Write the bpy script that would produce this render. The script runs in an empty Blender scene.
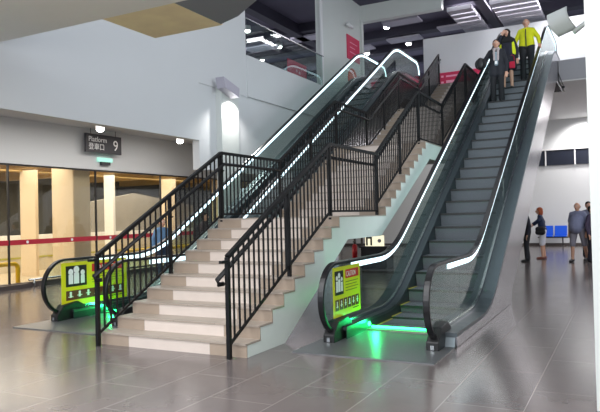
import bpy, bmesh, math, random
from mathutils import Vector, Matrix
random.seed(7)
C = bpy.context.scene.collection
sc = bpy.context.scene
PI = math.pi

# ------------------------------------------------------------------ camera, world, lights, exposure
F_PX = 628.65
yaw, pitch, roll = 0.4802, 0.0171, -0.0246
fw = Vector((-math.sin(yaw)*math.cos(pitch), math.cos(yaw)*math.cos(pitch), math.sin(pitch)))
r0 = Vector((math.cos(yaw), math.sin(yaw), 0)); u0 = r0.cross(fw)
rr = math.cos(roll)*r0 + math.sin(roll)*u0
uu = -math.sin(roll)*r0 + math.cos(roll)*u0
cam_data = bpy.data.cameras.new('camera'); cam = bpy.data.objects.new('camera', cam_data); C.objects.link(cam)
M = Matrix((rr, uu, -fw)).transposed().to_4x4(); M.translation = Vector((3.666, -5.715, 1.5))
cam.matrix_world = M
cam_data.sensor_width = 36; cam_data.lens = 36*F_PX/600; cam_data.clip_end = 200; cam_data.clip_start = .05
sc.camera = cam
sc.view_settings.view_transform = 'Standard'; sc.view_settings.look = 'None'
sc.view_settings.gamma = 1; sc.view_settings.use_curve_mapping = False
sc.view_settings.exposure = 0.9

w = bpy.data.worlds.new('world'); sc.world = w; w.use_nodes = True
w.node_tree.nodes['Background'].inputs[0].default_value = (.80, .87, 1, 1)
w.node_tree.nodes['Background'].inputs[1].default_value = .62

def area(name, loc, sx, sy, power, color=(1, 1, 1), direction=(0, 0, -1)):
    l = bpy.data.lights.new(name, 'AREA'); l.shape = 'RECTANGLE'; l.size = sx; l.size_y = sy
    l.energy = power; l.color = color
    o = bpy.data.objects.new(name, l); C.objects.link(o); o.location = loc
    o.rotation_euler = Vector(direction).to_track_quat('-Z', 'Y').to_euler()
    return o
def spot(name, loc, power, angle=80, color=(1, .97, .93), direction=(0, 0, -1), radius=.05, blend=.6):
    l = bpy.data.lights.new(name, 'SPOT'); l.energy = power; l.spot_size = math.radians(angle); l.spot_blend = blend
    l.color = color; l.shadow_soft_size = radius
    o = bpy.data.objects.new(name, l); C.objects.link(o); o.location = loc
    o.rotation_euler = Vector(direction).to_track_quat('-Z', 'Y').to_euler()
    return o
area('atrium_lamp', (0.5, 6.5, 9.2), 6, 6, 70, (.93, .97, 1))
area('hall_fill', (0.0, -3.5, 4.35), 8, 5, 290, (.95, .97, 1))  # added fill under the bridge, out of view
area('hall_fill_side', (8.4, 2.5, 4.6), 7, 4, 470, (.92, .97, 1), (-1, .25, .05))  # unseen fill added to brighten right-facing and upper surfaces
area('hall_fill_front', (1.5, -10, 3.4), 8, 2.5, 130, (1, .98, .96), (-.1, 1, -.12))  # fill added behind the camera to brighten the stair fronts
area('recess_lamp', (-7.1, 5.0, 3.85), 1.2, 9, 95, (1, .96, .92))
area('under_floor_fill', (6.0, 18.8, 5.3), 4.5, 5, 300, (1, .96, .97))  # added fill kept out of sight behind the column
area('under_floor_lamp_left', (-4.5, 19.5, 5.3), 5, 4, 70, (1, .97, .95))
area('platform_lamp', (-11.7, 6.0, 3.0), 4.4, 16, 560, (1, .9, .76))
area('upper_floor_lamp', (0.5, 18.3, 9.3), 5, 1.6, 230, (.97, .95, 1))
area('upper_floor_lamp_left', (-10.5, 19, 9.3), 4, 4, 60, (.9, .88, 1))
spot('wall_wash', (2.2, 22.2, 5.3), 300, 130, (1, .96, .95), (0.0, .35, -1), .25)
spot('pillar_wash', (-5.03, 7.68, 4.55), 90, 135, (1, .98, .95), (-.12, .0, -1), .05)

def fill_point(name, loc, power, radius=.35):  # bare point fill without a fixture
    l = bpy.data.lights.new(name, 'POINT'); l.energy = power; l.shadow_soft_size = radius; l.color = (.95, .97, 1)
    o = bpy.data.objects.new(name, l); C.objects.link(o); o.location = loc
fill_point('hall_fill_point', (-1.5, -5.0, 2.9), 110)  # unseen fill added to lighten the bridge soffit
fill_point('hall_fill_point', (4.8, -7.5, 2.9), 90)  # second added fill, behind the camera

# ------------------------------------------------------------------ materials
def lin(c):
    return tuple(((v/255)/12.92 if v/255 <= .04045 else ((v/255+.055)/1.055)**2.4) for v in c) + (1,)
def mat(name, rgb, rough=.5, metal=0.0, emit=None, strength=0, noise=0.0, nscale=8, bump=0.0, spec=.5, rvar=0.0):
    m = bpy.data.materials.new(name); m.use_nodes = True
    nt = m.node_tree; b = nt.nodes['Principled BSDF']
    b.inputs['Base Color'].default_value = lin(rgb); b.inputs['Roughness'].default_value = rough
    b.inputs['Metallic'].default_value = metal; b.inputs['Specular IOR Level'].default_value = spec
    if emit:
        b.inputs['Emission Color'].default_value = lin(emit); b.inputs['Emission Strength'].default_value = strength
    if noise or bump or rvar:
        tc = nt.nodes.new('ShaderNodeTexCoord'); n = nt.nodes.new('ShaderNodeTexNoise')
        n.inputs['Scale'].default_value = nscale; n.inputs['Detail'].default_value = 5
        nt.links.new(tc.outputs['Object'], n.inputs['Vector'])
        if noise:
            mx = nt.nodes.new('ShaderNodeMix'); mx.data_type = 'RGBA'
            c = lin(rgb)
            mx.inputs[6].default_value = tuple(v*(1-noise) for v in c[:3])+(1,)
            mx.inputs[7].default_value = tuple(min(1, v*(1+noise)) for v in c[:3])+(1,)
            nt.links.new(n.outputs['Fac'], mx.inputs[0]); nt.links.new(mx.outputs[2], b.inputs['Base Color'])
        if bump:
            bp = nt.nodes.new('ShaderNodeBump'); bp.inputs['Strength'].default_value = bump; bp.inputs['Distance'].default_value = .02
            nt.links.new(n.outputs['Fac'], bp.inputs['Height']); nt.links.new(bp.outputs[0], b.inputs['Normal'])
        if rvar:
            mr = nt.nodes.new('ShaderNodeMapRange'); mr.inputs[3].default_value = max(0, rough-rvar); mr.inputs[4].default_value = rough+rvar
            nt.links.new(n.outputs['Fac'], mr.inputs[0]); nt.links.new(mr.outputs[0], b.inputs['Roughness'])
    return m
def glass_mat(name, tint=(235, 245, 242), refl=1.0, rough=.0):
    m = bpy.data.materials.new(name); m.use_nodes = True; nt = m.node_tree
    for n in list(nt.nodes): nt.nodes.remove(n)
    out = nt.nodes.new('ShaderNodeOutputMaterial'); t = nt.nodes.new('ShaderNodeBsdfTransparent'); g = nt.nodes.new('ShaderNodeBsdfGlossy')
    t.inputs[0].default_value = lin(tint); g.inputs['Roughness'].default_value = rough; g.inputs['Color'].default_value = (refl, refl, refl, 1)
    lw = nt.nodes.new('ShaderNodeLayerWeight'); lw.inputs[0].default_value = .5
    pw = nt.nodes.new('ShaderNodeMath'); pw.operation = 'POWER'; pw.inputs[1].default_value = 4.5; nt.links.new(lw.outputs['Facing'], pw.inputs[0])
    fr = nt.nodes.new('ShaderNodeMath'); fr.operation = 'MULTIPLY_ADD'; fr.inputs[1].default_value = .8; fr.inputs[2].default_value = .04; nt.links.new(pw.outputs[0], fr.inputs[0])
    mx = nt.nodes.new('ShaderNodeMixShader')
    nt.links.new(fr.outputs[0], mx.inputs[0]); nt.links.new(t.outputs[0], mx.inputs[1]); nt.links.new(g.outputs[0], mx.inputs[2])
    nt.links.new(mx.outputs[0], out.inputs[0])
    return m
def brick_mat(name, c1, c2, cm, bw, rh, ms, rough, offset=.5, axes='XY', noise=.12, loc=(0, 0, 0), rvar=.06, bump=0.0):
    """tiles in object space, bw x rh metres"""
    m = bpy.data.materials.new(name); m.use_nodes = True; nt = m.node_tree; b = nt.nodes['Principled BSDF']
    tc = nt.nodes.new('ShaderNodeTexCoord'); sp = nt.nodes.new('ShaderNodeSeparateXYZ'); cb = nt.nodes.new('ShaderNodeCombineXYZ')
    nt.links.new(tc.outputs['Object'], sp.inputs[0])
    for i, a in enumerate(axes):
        ad = nt.nodes.new('ShaderNodeMath'); ad.operation = 'ADD'; ad.inputs[1].default_value = loc[i]
        nt.links.new(sp.outputs[a], ad.inputs[0]); nt.links.new(ad.outputs[0], cb.inputs[i])
    br = nt.nodes.new('ShaderNodeTexBrick'); br.inputs['Scale'].default_value = 1
    br.inputs['Brick Width'].default_value = bw; br.inputs['Row Height'].default_value = rh
    br.inputs['Mortar Size'].default_value = ms; br.inputs['Mortar Smooth'].default_value = .1; br.offset = offset; br.inputs['Bias'].default_value = 0
    br.inputs['Color1'].default_value = lin(c1); br.inputs['Color2'].default_value = lin(c2); br.inputs['Mortar'].default_value = lin(cm)
    nt.links.new(cb.outputs[0], br.inputs['Vector'])
    n = nt.nodes.new('ShaderNodeTexNoise'); n.inputs['Scale'].default_value = 3.0; n.inputs['Detail'].default_value = 8; n.inputs['Roughness'].default_value = .65
    nt.links.new(tc.outputs['Object'], n.inputs['Vector'])
    mr = nt.nodes.new('ShaderNodeMapRange'); mr.inputs[3].default_value = 1-noise*2; mr.inputs[4].default_value = 1+noise*2
    nt.links.new(n.outputs['Fac'], mr.inputs[0])
    mx = nt.nodes.new('ShaderNodeMix'); mx.data_type = 'RGBA'; mx.blend_type = 'MULTIPLY'; mx.inputs[0].default_value = 1
    nt.links.new(br.outputs['Color'], mx.inputs[6]); nt.links.new(mr.outputs[0], mx.inputs[7]); nt.links.new(mx.outputs[2], b.inputs['Base Color'])
    m2 = nt.nodes.new('ShaderNodeMapRange'); m2.inputs[3].default_value = rough-rvar; m2.inputs[4].default_value = rough+rvar
    nt.links.new(n.outputs['Fac'], m2.inputs[0]); nt.links.new(m2.outputs[0], b.inputs['Roughness'])
    return m

M_floor = brick_mat('floor_tile', (98, 90, 88), (91, 84, 83), (134, 128, 124), 1.2, .61, .0035, .20, axes='YX', loc=(.75, -.49+6.1, 0), noise=.07)
M_white = mat('painted_white', (205, 207, 208), .7, noise=.02, nscale=1.5)
M_white_col = mat('column_white', (206, 210, 206), .55, noise=.02, nscale=2)
M_soffit = mat('soffit_white', (205, 205, 205), .7, noise=.02)
M_conc = mat('painted_concrete', (216, 224, 217), .75, noise=.05, nscale=4, bump=.05)
M_dark_ceil = mat('dark_ceiling', (84, 80, 98), .8, noise=.15, nscale=1.2)
M_dark_beam = mat('dark_beam', (50, 47, 62), .7, noise=.1)
M_dark_grey = mat('dark_grey_soffit', (128, 130, 136), .8)
M_baffle = mat('grey_baffle', (160, 158, 166), .7, noise=.06)
M_wood = mat('plywood', (246, 216, 170), .6, noise=.22, nscale=2.5)
M_black = mat('black_steel', (9, 9, 11), .45, spec=.3)
M_rubber = mat('black_rubber', (14, 14, 17), .3)
M_boot = mat('black_plastic', (16, 16, 18), .45)
M_riser = brick_mat('riser_tile', (205, 192, 182), (199, 187, 177), (158, 148, 140), 1.18, .6, .003, .35, offset=0, axes='XZ', loc=(1.66+11.8-.0, .3, 0), noise=.06)
M_riser_b = mat('riser_tile_brown', (156, 140, 124), .4, noise=.12, nscale=6)
M_tread = brick_mat('tread_tile', (164, 152, 140), (156, 145, 133), (124, 116, 108), .6, .6, .003, .38, offset=0, axes='XY', loc=(6, 6, 0), noise=.08)
M_steel = mat('stainless', (176, 180, 182), .24, 1.0, rvar=.06, nscale=3)
M_mirror = mat('polished_stainless', (160, 158, 162), .24, 1.0, rvar=.04, nscale=2)
M_deck = mat('brushed_deck', (104, 112, 116), .4, 1.0, rvar=.06)
M_skirt = mat('skirt_dark', (52, 62, 66), .35, .6)
M_step = None
M_glass = glass_mat('balustrade_glass', (233, 243, 240), .7)
M_wglass = glass_mat('window_glass', (238, 240, 238), .9)
M_strip = mat('light_strip', (255, 255, 255), .5, emit=(205, 238, 250), strength=1.25)
M_green = mat('green_led', (20, 255, 110), .5, emit=(40, 255, 120), strength=7)
M_plate = mat('landing_plate', (120, 122, 124), .38, .7, noise=.1, nscale=20, rvar=.05)
M_comb = mat('comb', (140, 150, 130), .4, .8)
M_yellow_line = mat('yellow_line', (190, 180, 70), .5)
M_lamp = mat('lamp_glow', (255, 255, 255), .5, emit=(255, 250, 245), strength=14)
M_lampbody = mat('lamp_body', (225, 225, 225), .5)
M_cpanel = mat('ceiling_panel', (176, 172, 184), .6, noise=.04)
M_redsign = mat('red_sign', (205, 42, 84), .5, noise=.03)
M_redband = mat('red_band', (176, 36, 56), .5, noise=.05)
M_signwhite = mat('sign_white', (235, 235, 235), .5)
M_signdark = mat('sign_dark', (52, 52, 58), .5)
M_caution = mat('caution_yellow', (216, 214, 24), .45, noise=.03)
M_cred = mat('caution_red', (205, 44, 40), .45)
M_cblack = mat('caution_black', (24, 24, 22), .5)
M_cpic = mat('caution_brown', (96, 34, 24), .5)
M_cgreen = mat('caution_green_text', (96, 120, 40), .5)
M_beige = mat('beige_column', (222, 200, 168), .6, noise=.06, nscale=2)
M_beige2 = mat('beige_panel', (205, 182, 150), .6, noise=.05, nscale=2)
M_parapet = mat('parapet', (205, 192, 165), .7, noise=.12, nscale=1.2)
M_pale = mat('pale_ledge', (238, 234, 226), .6)
M_out_dark = mat('dark_backdrop', (78, 76, 68), .6, noise=.35, nscale=.6)
M_out_ceiling = mat('platform_ceiling', (190, 160, 100), .7, noise=.25, nscale=1.0)
M_out_floor = mat('platform_floor', (190, 172, 140), .5, noise=.1)
M_concrete_lit = mat('bare_concrete', (150, 143, 130), .8, noise=.15, nscale=2)
M_yellow = mat('yellow_paint', (236, 190, 20), .35)
M_plinth = mat('dark_plinth', (70, 62, 60), .5)
M_frame = mat('dark_frame', (60, 58, 58), .4, .5)
M_window_dark = mat('dark_window', (36, 40, 52), .25)
M_orange = mat('orange_red', (210, 84, 62), .5)
M_bluechair = mat('blue_plastic', (20, 84, 205), .35)
M_olive = mat('olive_line', (176, 170, 70), .6)

def step_material():
    m = mat('step_metal', (66, 74, 78), .5, .2)
    nt = m.node_tree; b = nt.nodes['Principled BSDF']
    tc = nt.nodes.new('ShaderNodeTexCoord'); wv = nt.nodes.new('ShaderNodeTexWave'); wv.wave_type = 'BANDS'; wv.bands_direction = 'X'
    wv.inputs['Scale'].default_value = 30
    nt.links.new(tc.outputs['Object'], wv.inputs['Vector'])
    mx = nt.nodes.new('ShaderNodeMix'); mx.data_type = 'RGBA'
    mx.inputs[6].default_value = lin((70, 74, 80)); mx.inputs[7].default_value = lin((128, 132, 138))
    nt.links.new(wv.outputs['Fac'], mx.inputs[0]); nt.links.new(mx.outputs[2], b.inputs['Base Color'])
    return m
M_step = step_material()

# ------------------------------------------------------------------ helpers
def link(name, me, m=None, parent=None, loc=None):
    if m: me.materials.append(m)
    o = bpy.data.objects.new(name, me); C.objects.link(o)
    if loc: o.location = loc
    if parent: o.parent = parent
    return o
def obj(name, bm, m, parent=None, smooth=False, bevel=0, loc=None):
    bmesh.ops.recalc_face_normals(bm, faces=bm.faces)
    me = bpy.data.meshes.new(name); bm.to_mesh(me); bm.free()
    if smooth:
        for p in me.polygons: p.use_smooth = True
    o = link(name, me, m, parent, loc)
    if bevel:
        b = o.modifiers.new('bevel', 'BEVEL'); b.width = bevel; b.segments = 2; b.limit_method = 'ANGLE'
    return o
def tag(o, label, cat, group=None, kind=None):
    o['label'] = label; o['category'] = cat
    if group: o['group'] = group
    if kind: o['kind'] = kind
    return o
def empty(name, loc, label, cat, rz=0, group=None):
    o = bpy.data.objects.new(name, None); C.objects.link(o); o.location = loc; o.rotation_euler = (0, 0, rz); o.empty_display_size = .1
    return tag(o, label, cat, group)
def struct(name, bm, m, parent=None, **k):
    o = obj(name, bm, m, parent, **k)
    if not parent: o['kind'] = 'structure'
    return o
def B(): return bmesh.new()
def box(bm, x0, x1, y0, y1, z0, z1, rot=None, piv=None):
    vs = [bm.verts.new(v) for v in ((x0,y0,z0),(x1,y0,z0),(x1,y1,z0),(x0,y1,z0),(x0,y0,z1),(x1,y0,z1),(x1,y1,z1),(x0,y1,z1))]
    for f in ((0,3,2,1),(4,5,6,7),(0,1,5,4),(1,2,6,5),(2,3,7,6),(3,0,4,7)): bm.faces.new([vs[i] for i in f])
    return vs
def bx(*a):
    bm = B(); box(bm, *a); return bm
def prism(bm, prof, x0, x1):
    """YZ outline extruded along X"""
    a = [bm.verts.new((x0, y, z)) for y, z in prof]; b = [bm.verts.new((x1, y, z)) for y, z in prof]
    n = len(prof)
    fa = bm.faces.new(a); fb = bm.faces.new(b[::-1])
    for i in range(n): bm.faces.new([a[i], b[i], b[(i+1) % n], a[(i+1) % n]])
    bmesh.ops.triangulate(bm, faces=[fa, fb], ngon_method='EAR_CLIP')
def prism_z(bm, prof, z0, z1):
    a = [bm.verts.new((x, y, z0)) for x, y in prof]; b = [bm.verts.new((x, y, z1)) for x, y in prof]
    n = len(prof); fa = bm.faces.new(a); fb = bm.faces.new(b[::-1])
    for i in range(n): bm.faces.new([a[i], b[i], b[(i+1) % n], a[(i+1) % n]])
    bmesh.ops.triangulate(bm, faces=[fa, fb], ngon_method='EAR_CLIP')
def normals(path):
    out = []
    for i in range(len(path)):
        a = path[max(0, i-1)]; b = path[min(len(path)-1, i+1)]
        dy, dz = b[0]-a[0], b[1]-a[1]; L = math.hypot(dy, dz) or 1
        out.append((-dz/L, dy/L))
    return out
def sweep(bm, path, n0, n1, x0, x1):
    """rectangular bar following a YZ path; n0..n1 = offset along the path normal (up for +Y travel)"""
    N = normals(path); rows = []
    for (y, z), (ny, nz) in zip(path, N):
        rows.append([bm.verts.new((x, y+ny*n, z+nz*n)) for x, n in ((x0, n0), (x1, n0), (x1, n1), (x0, n1))])
    for a, b in zip(rows, rows[1:]):
        for i in range(4): bm.faces.new([a[i], a[(i+1) % 4], b[(i+1) % 4], b[i]])
    bm.faces.new(rows[0]); bm.faces.new(rows[-1][::-1])
def tube(bm, pts, r, seg=8, r1=None):
    pts = [Vector(p) for p in pts]; rows = []
    n = len(pts)
    for i, p in enumerate(pts):
        t = (pts[min(n-1, i+1)]-pts[max(0, i-1)]).normalized()
        up = Vector((0, 0, 1)) if abs(t.z) < .95 else Vector((0, 1, 0))
        a = t.cross(up).normalized(); b = a.cross(t).normalized()
        rad = r if r1 is None else r+(r1-r)*i/(n-1)
        rows.append([bm.verts.new(p+a*(math.cos(k*2*PI/seg)*rad)+b*(math.sin(k*2*PI/seg)*rad)) for k in range(seg)])
    for a, b in zip(rows, rows[1:]):
        for k in range(seg): bm.faces.new([a[k], a[(k+1) % seg], b[(k+1) % seg], b[k]])
    bm.faces.new(rows[0][::-1]); bm.faces.new(rows[-1])
def bar(bm, a, b, w, h=None):
    """square bar between two points in a YZ plane or any direction"""
    h = h or w; a = Vector(a); b = Vector(b); t = (b-a).normalized()
    s = Vector((1, 0, 0)) if abs(t.x) < .9 else Vector((0, 1, 0)); n = t.cross(s).normalized(); s = n.cross(t).normalized()
    vs = []
    for p in (a, b):
        for i, j in ((-1, -1), (1, -1), (1, 1), (-1, 1)): vs.append(bm.verts.new(p+s*(w/2*i)+n*(h/2*j)))
    for f in ((0,1,2,3),(7,6,5,4),(0,4,5,1),(1,5,6,2),(2,6,7,3),(3,7,4,0)): bm.faces.new([vs[i] for i in f])
def disc(bm, c, r, normal='X', th=.01, seg=16):
    c = Vector(c); ax = {'X': Vector((1,0,0)), 'Y': Vector((0,1,0)), 'Z': Vector((0,0,1))}[normal]
    tube(bm, [c-ax*th/2, c+ax*th/2], r, seg)
def ball(bm, c, r, sx=1, sy=1, sz=1, seg=12):
    m = Matrix.Translation(c) @ Matrix.Diagonal((r*sx, r*sy, r*sz, 1))
    bmesh.ops.create_uvsphere(bm, u_segments=seg, v_segments=max(6, seg//2+2), radius=1, matrix=m)
def textobj(name, s, size, m, parent, loc, rot, extrude=.002, align='LEFT'):
    cu = bpy.data.curves.new(name, 'FONT'); cu.body = s; cu.size = size; cu.extrude = extrude; cu.align_x = align
    t = bpy.data.objects.new(name+'_tmp', cu); C.objects.link(t)
    dg = bpy.context.evaluated_depsgraph_get(); me = bpy.data.meshes.new_from_object(t.evaluated_get(dg))
    bpy.data.objects.remove(t)
    me.materials.clear(); o = link(name, me, m, parent, loc); o.rotation_euler = rot
    return o

# ------------------------------------------------------------------ the setting
struct('floor', bx(-8.96, 9, -14, 24, -.2, 0), M_floor)
# ground floor, left glass wall side
bm = B(); box(bm, -9.2, -8.96, -8, 24, 2.9, 3.97)
struct('wall_left', bm, M_white)
struct('ceiling', bx(-9.2, -5.62, -8, 24, 3.97, 4.2), M_soffit)
bm = B(); box(bm, -5.62, -5.4, -8, 6.57, 3.4, 4.79); box(bm, -5.62, -5.4, -8, 8.73, 4.79, 9.6)
struct('wall_gallery', bm, M_white)
bm = B(); box(bm, -5.62, -5.42, 6.57, 17.2, 2.7, 4.79)
struct('wall_inner', bm, M_white)
bm = B(); box(bm, -16, -5.36, 8.73, 24, 4.79, 5.92); box(bm, -16, -5.42, 6.57, 8.73, 4.79, 5.92)
struct('floor_upper_left', bm, M_white)
bm = B(); box(bm, -5.65, -5.4, 13.65, 17.2, 5.92, 9.7); box(bm, -5.65, -5.4, 8.73, 13.65, 9.3, 9.7)
struct('wall_upper_left', bm, M_white_col)
struct('trim_1', bx(-5.44, -5.37, 13.55, 13.65, 5.92, 9.3), M_lampbody)
# bridge above the camera
struct('ceiling_bridge', bx(-5.4, 6, -5.5, 1.07, 4.45, 4.95), mat('bridge_white', (232, 228, 222), .6, noise=.02))
struct('ceiling_wood', bx(-3.04, -1.72, 1.07, 2.22, 4.45, 4.53), M_wood)
bm = B(); prism_z(bm, [(-1.72, 1.07), (-1.72, 2.18), (-1.3, 2.0), (-.72, 1.57), (-.72, 1.07)], 4.45, 4.6)
struct('ceiling_grey', bm, M_dark_grey)
# upper floor at the head of stairs and escalators
bm = B(); box(bm, -5.4, 9, 16.4, 24, 5.4, 6); box(bm, 1.95, 9, 14.6, 16.4, 5.4, 6)
box(bm, -2.62, .3, 15.98, 16.4, 5.6, 6); box(bm, -5.4, -4.3, 15.98, 16.4, 5.6, 6)
struct('floor_upper', bm, mat('slab_edge', (150, 150, 153), .7))
bm = B(); box(bm, -5.4, 9, 16.4, 23, 5.36, 5.4); box(bm, 1.97, 9, 14.64, 16.4, 5.36, 5.4)
struct('ceiling_back', bm, M_soffit)
struct('wall_upper_back', bx(-3.72, 7, 20, 20.25, 6, 8.8), M_white)
struct('wall_upper_far', bx(-17, 9, 30, 30.2, 4.8, 10), M_dark_ceil)
struct('ceiling_upper', bx(-17, 9, 3.2, 30.2, 9.7, 9.9), M_dark_ceil)
bm = B(); box(bm, -5.4, -2.2, 17.2, 17.5, 9.05, 9.7); box(bm, -2.2, 9, 17.2, 17.5, 9.45, 9.7); box(bm, -4.62+-.78, -5.32, 17.1, 17.3, 6, 9.1)
struct('trim_2', bm, M_white_col)
for i, y in enumerate((18.2, 20.9, 23.4, 26.2)):
    struct('trim_%d' % (3+i), bx(-16, 8, y-.25, y+.25, 9.35, 9.7), M_dark_beam)
struct('trim_7', bx(-1.1, -.75, 17.5, 29, 9.2, 9.7), M_dark_beam)
struct('trim_8', bx(-8.9, -8.5, 9, 29, 9.25, 9.7), M_dark_beam)
# far ground-floor wall
struct('wall_back', bx(-9.2, 9, 23, 23.2, 0, 5.4), M_white)
bm = B(); box(bm, -.8, 6, 22.93, 23.0, 3.42, 4.1)
wn = struct('window_2', bm, M_window_dark)
bm = B()
for x in (-.8, .6, 1.75, 2.9, 4.2): box(bm, x, x+.05, 22.9, 22.95, 3.4, 4.12)
box(bm, -.8, 6, 22.88, 22.95, 4.06, 4.14)
obj('window_frame', bm, M_lampbody, wn)
struct('baseboard_back', bx(-9, 9, 22.97, 23.0, 0, .12), M_plinth)
struct('wall_right', bx(8.9, 9.1, -14, 24, 0, 5.4), M_white)
# white column at the right edge of the view
tag(obj('column', bx(3.42, 4.4, -.55, 3.2, 0, 5.4), M_white_col, bevel=.004), 'plain white square column in the foreground at the right edge', 'column')
# bright pillar in the left wall with wedge bracket
o = tag(obj('pillar', bx(-5.42, -5.25, 7.29, 8.07, 0, 4.79), M_white_col, bevel=.004), 'bright white washed pillar standing against the inner left wall', 'pillar')
bm = B(); prism(bm, [(7.05, 4.98), (7.75, 4.80), (7.72, 4.56), (7.12, 4.72)], -5.25, -5.0)
bm2 = bm
tag(obj('wall_washer_lamp', bm2, M_cpanel), 'small wedge-shaped lamp bracket at the top of the bright pillar', 'lamp')

# --- glass wall on the left, one window per bay
bays = [-2.0, 1.2, 4.05, 6.75, 9.4, 12.2, 15.5, 19, 23]
for i, (a, b) in enumerate(zip(bays, bays[1:])):
    o = struct('window_%d' % (10+i), bx(-9.03, -9.015, a+.01, b-.01, .12, 2.9), M_wglass)
    bm = B(); box(bm, -9.05, -8.995, b-.015, b+.015, .1, 2.9); box(bm, -9.06, -8.99, a, b, 2.86, 2.9)
    obj('window_frame', bm, M_frame, o)
    obj('red_band', bx(-9.012, -9.008, a, b, 1.0, 1.12), M_redband, o)
    bm = B()
    y = a+.5
    while y < b-.2: disc(bm, (-9.004, y, 1.06), .035, 'X', .004); y += 1.35
    obj('band_emblem', bm, M_signwhite, o)
struct('baseboard_left', bx(-9.1, -8.93, -8, 24, 0, .11), M_plinth)

# --- platform outside
struct('floor_platform', bx(-17, -9.1, -8, 24, -.2, .02), M_out_floor)
struct('ceiling_platform', bx(-17, -9.2, -8, 24, 3.3, 3.5), M_out_ceiling)
bm = B()
for y in range(-6, 24, 3): box(bm, -16.9, -9.25, y, y+.35, 3.02, 3.3)
box(bm, -11.9, -11.5, -8, 24, 2.98, 3.2)
struct('trim_10', bm, M_out_ceiling)
struct('wall_platform', bx(-16.2, -16, -8, 24, 0, 3.3), M_out_dark)
bm = B(); box(bm, -13.1, -12.9, -8, 24, 0, .98)
struct('wall_parapet', bm, M_parapet)
struct('trim_11', bx(-13.16, -12.84, -8, 24, .98, 1.14), M_pale)
struct('trim_12', bx(-12.9, -12.88, -8, 24, .42, .47), M_olive)
cols = [(-10.09, -9.3, 6.23, 6.82, 'wide beige column close behind the glass wall', M_beige),
        (-11.62, -11.0, 6.44, 6.54, 'slim beige column seen left of the wide beige column', M_beige),
        (-11.39, -11.0, 9.44, 9.53, 'pale slim column seen right of the wide beige column', M_pale),
        (-11.51, -11.0, 12.39, 12.62, 'beige column behind the glass below the sloping stair rail', M_beige),
        (-11.5, -11.0, 15.5, 15.8, 'furthest beige column beyond the glass wall', M_beige)]
for x0, x1, y0, y1, lb, m in cols:
    o = tag(obj('platform_column', bx(x0, x1, y0, y1, .02, 3.3), m), lb, 'column', 'columns on the platform outside')
    if x0 == -10.09:
        obj('panel', bx(-9.3, -9.28, 6.25, 6.80, .02, 3.28), M_beige2, o, loc=None)
bm = B(); prism(bm, [(10.4, 1.14), (16.2, 1.14), (16.2, 2.1), (12.6, 2.55), (10.4, 2.2)], -13.1, -12.95)
tag(obj('concrete_ramp_wall', bm, M_concrete_lit), 'grey bare concrete ramp wall on the platform side beyond the glass', 'wall')
bm = B(); prism(bm, [(4.1, 1.14), (5.35, 1.14), (5.35, 1.75)], -12.95, -12.9)
tag(obj('white_triangle', bm, mat('white_triangle', (250, 250, 250), .5)), 'plain white triangular shape on the pale ledge beyond the glass', 'sheet')  # plain white triangle built as a thin solid

def hoop(name, x, y0, y1, z1, label, m=M_yellow, r=.055):
    bm = B(); R = .12; pts = [(x, y0, .02), (x, y0, z1-R)]
    for k in range(1, 6): a = PI-k*PI/12*1.2; pts.append((x, y0+R+R*math.cos(PI-k*PI/10), z1-R+R*math.sin(PI-k*PI/10)))
    for k in range(0, 6): pts.append((x, y1-R+R*math.sin(k*PI/10), z1-R+R*math.cos(k*PI/10)))
    pts.append((x, y1, .02)); tube(bm, pts, r, 10)
    return tag(obj(name, bm, m, smooth=True), label, 'barrier', 'yellow hoop barriers')
hoop('hoop_barrier', -9.3, 2.6, 4.5, .55, 'yellow tubular hoop barrier beyond the glass at the left edge')
hoop('hoop_barrier', -9.3, 8.2, 11.3, .62, 'yellow tubular hoop barrier seen through the left stair railing')
bm = B(); box(bm, -8.93, -8.75, -2, 4.4, 0, .1)
tag(obj('dark_kerb', bm, M_plinth), 'low dark kerb on the floor below the glass wall', 'kerb')
o = empty('chrome_rail', (-8.8, 4.4, 0), 'low chrome rail on short feet along the glass wall', 'rail')
bm = B(); tube(bm, [(0, 0, .18), (0, 4.6, .18)], .025); obj('rail_tube', bm, M_steel, o, smooth=True)
for y in (.15, 2.2, 4.3):
    bm = B(); tube(bm, [(0, y, 0), (0, y, .18)], .025); obj('foot', bm, M_steel, o, smooth=True)

# ------------------------------------------------------------------ staircase
TR, RS, LD = .28, .15, 1.96
W = 2.1
flights = []; y = 0.0; z = 0.0
for k in range(4):
    flights.append((y, z)); y += 9*TR+LD; z += 10*RS
st = empty('staircase', (0, 0, 0), 'wide tiled concrete staircase with landings between the two escalators', 'staircase')
top = [(0.0, 0.0)]
for (y0, z0) in flights:
    for i in range(10):
        yy = y0+TR*i
        top.append((yy+.012, z0+RS*i if i or z0 else 0)); top.append((yy+.012, z0+RS*(i+1)-.02))
end_y = flights[3][0]+9*TR
top = top[1:]
top += [(end_y+.35, 5.98), (end_y+.35, 5.6)]
bot = []
for k in (3, 2, 1, 0):
    y0, z0 = flights[k]
    if k < 3: bot.append((y0+9*TR+LD-.25, z0+1.5-.35))
    if k < 3: bot.append((y0+9*TR+.3, z0+1.5-.35))
    else: bot.append((end_y+.1, 5.6))
bot.append((.85, 0))
def zt_at(k, yv):
    y0, z0 = flights[k]; i = min(9, int((yv-y0-.012)/TR+1e-6)); return z0+RS*(i+1)-.02
bot_l = [(-.001, 0.0), (.85, 0.0)]+sorted([q for q in bot if q[1] > 0])
def zb_at(yv):
    for (a, az), (b, bz) in zip(bot_l, bot_l[1:]):
        if a <= yv <= b+1e-6: return az+(bz-az)*(yv-a)/max(1e-6, b-a)
    return 5.6
brk = sorted(set([round(y0+TR*i+.012, 5) for y0, z0 in flights for i in range(10)]+[round(q[0], 5) for q in bot_l if q[0] > .1]+[round(end_y+.35, 5)]))
bm = B(); prev = None
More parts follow.
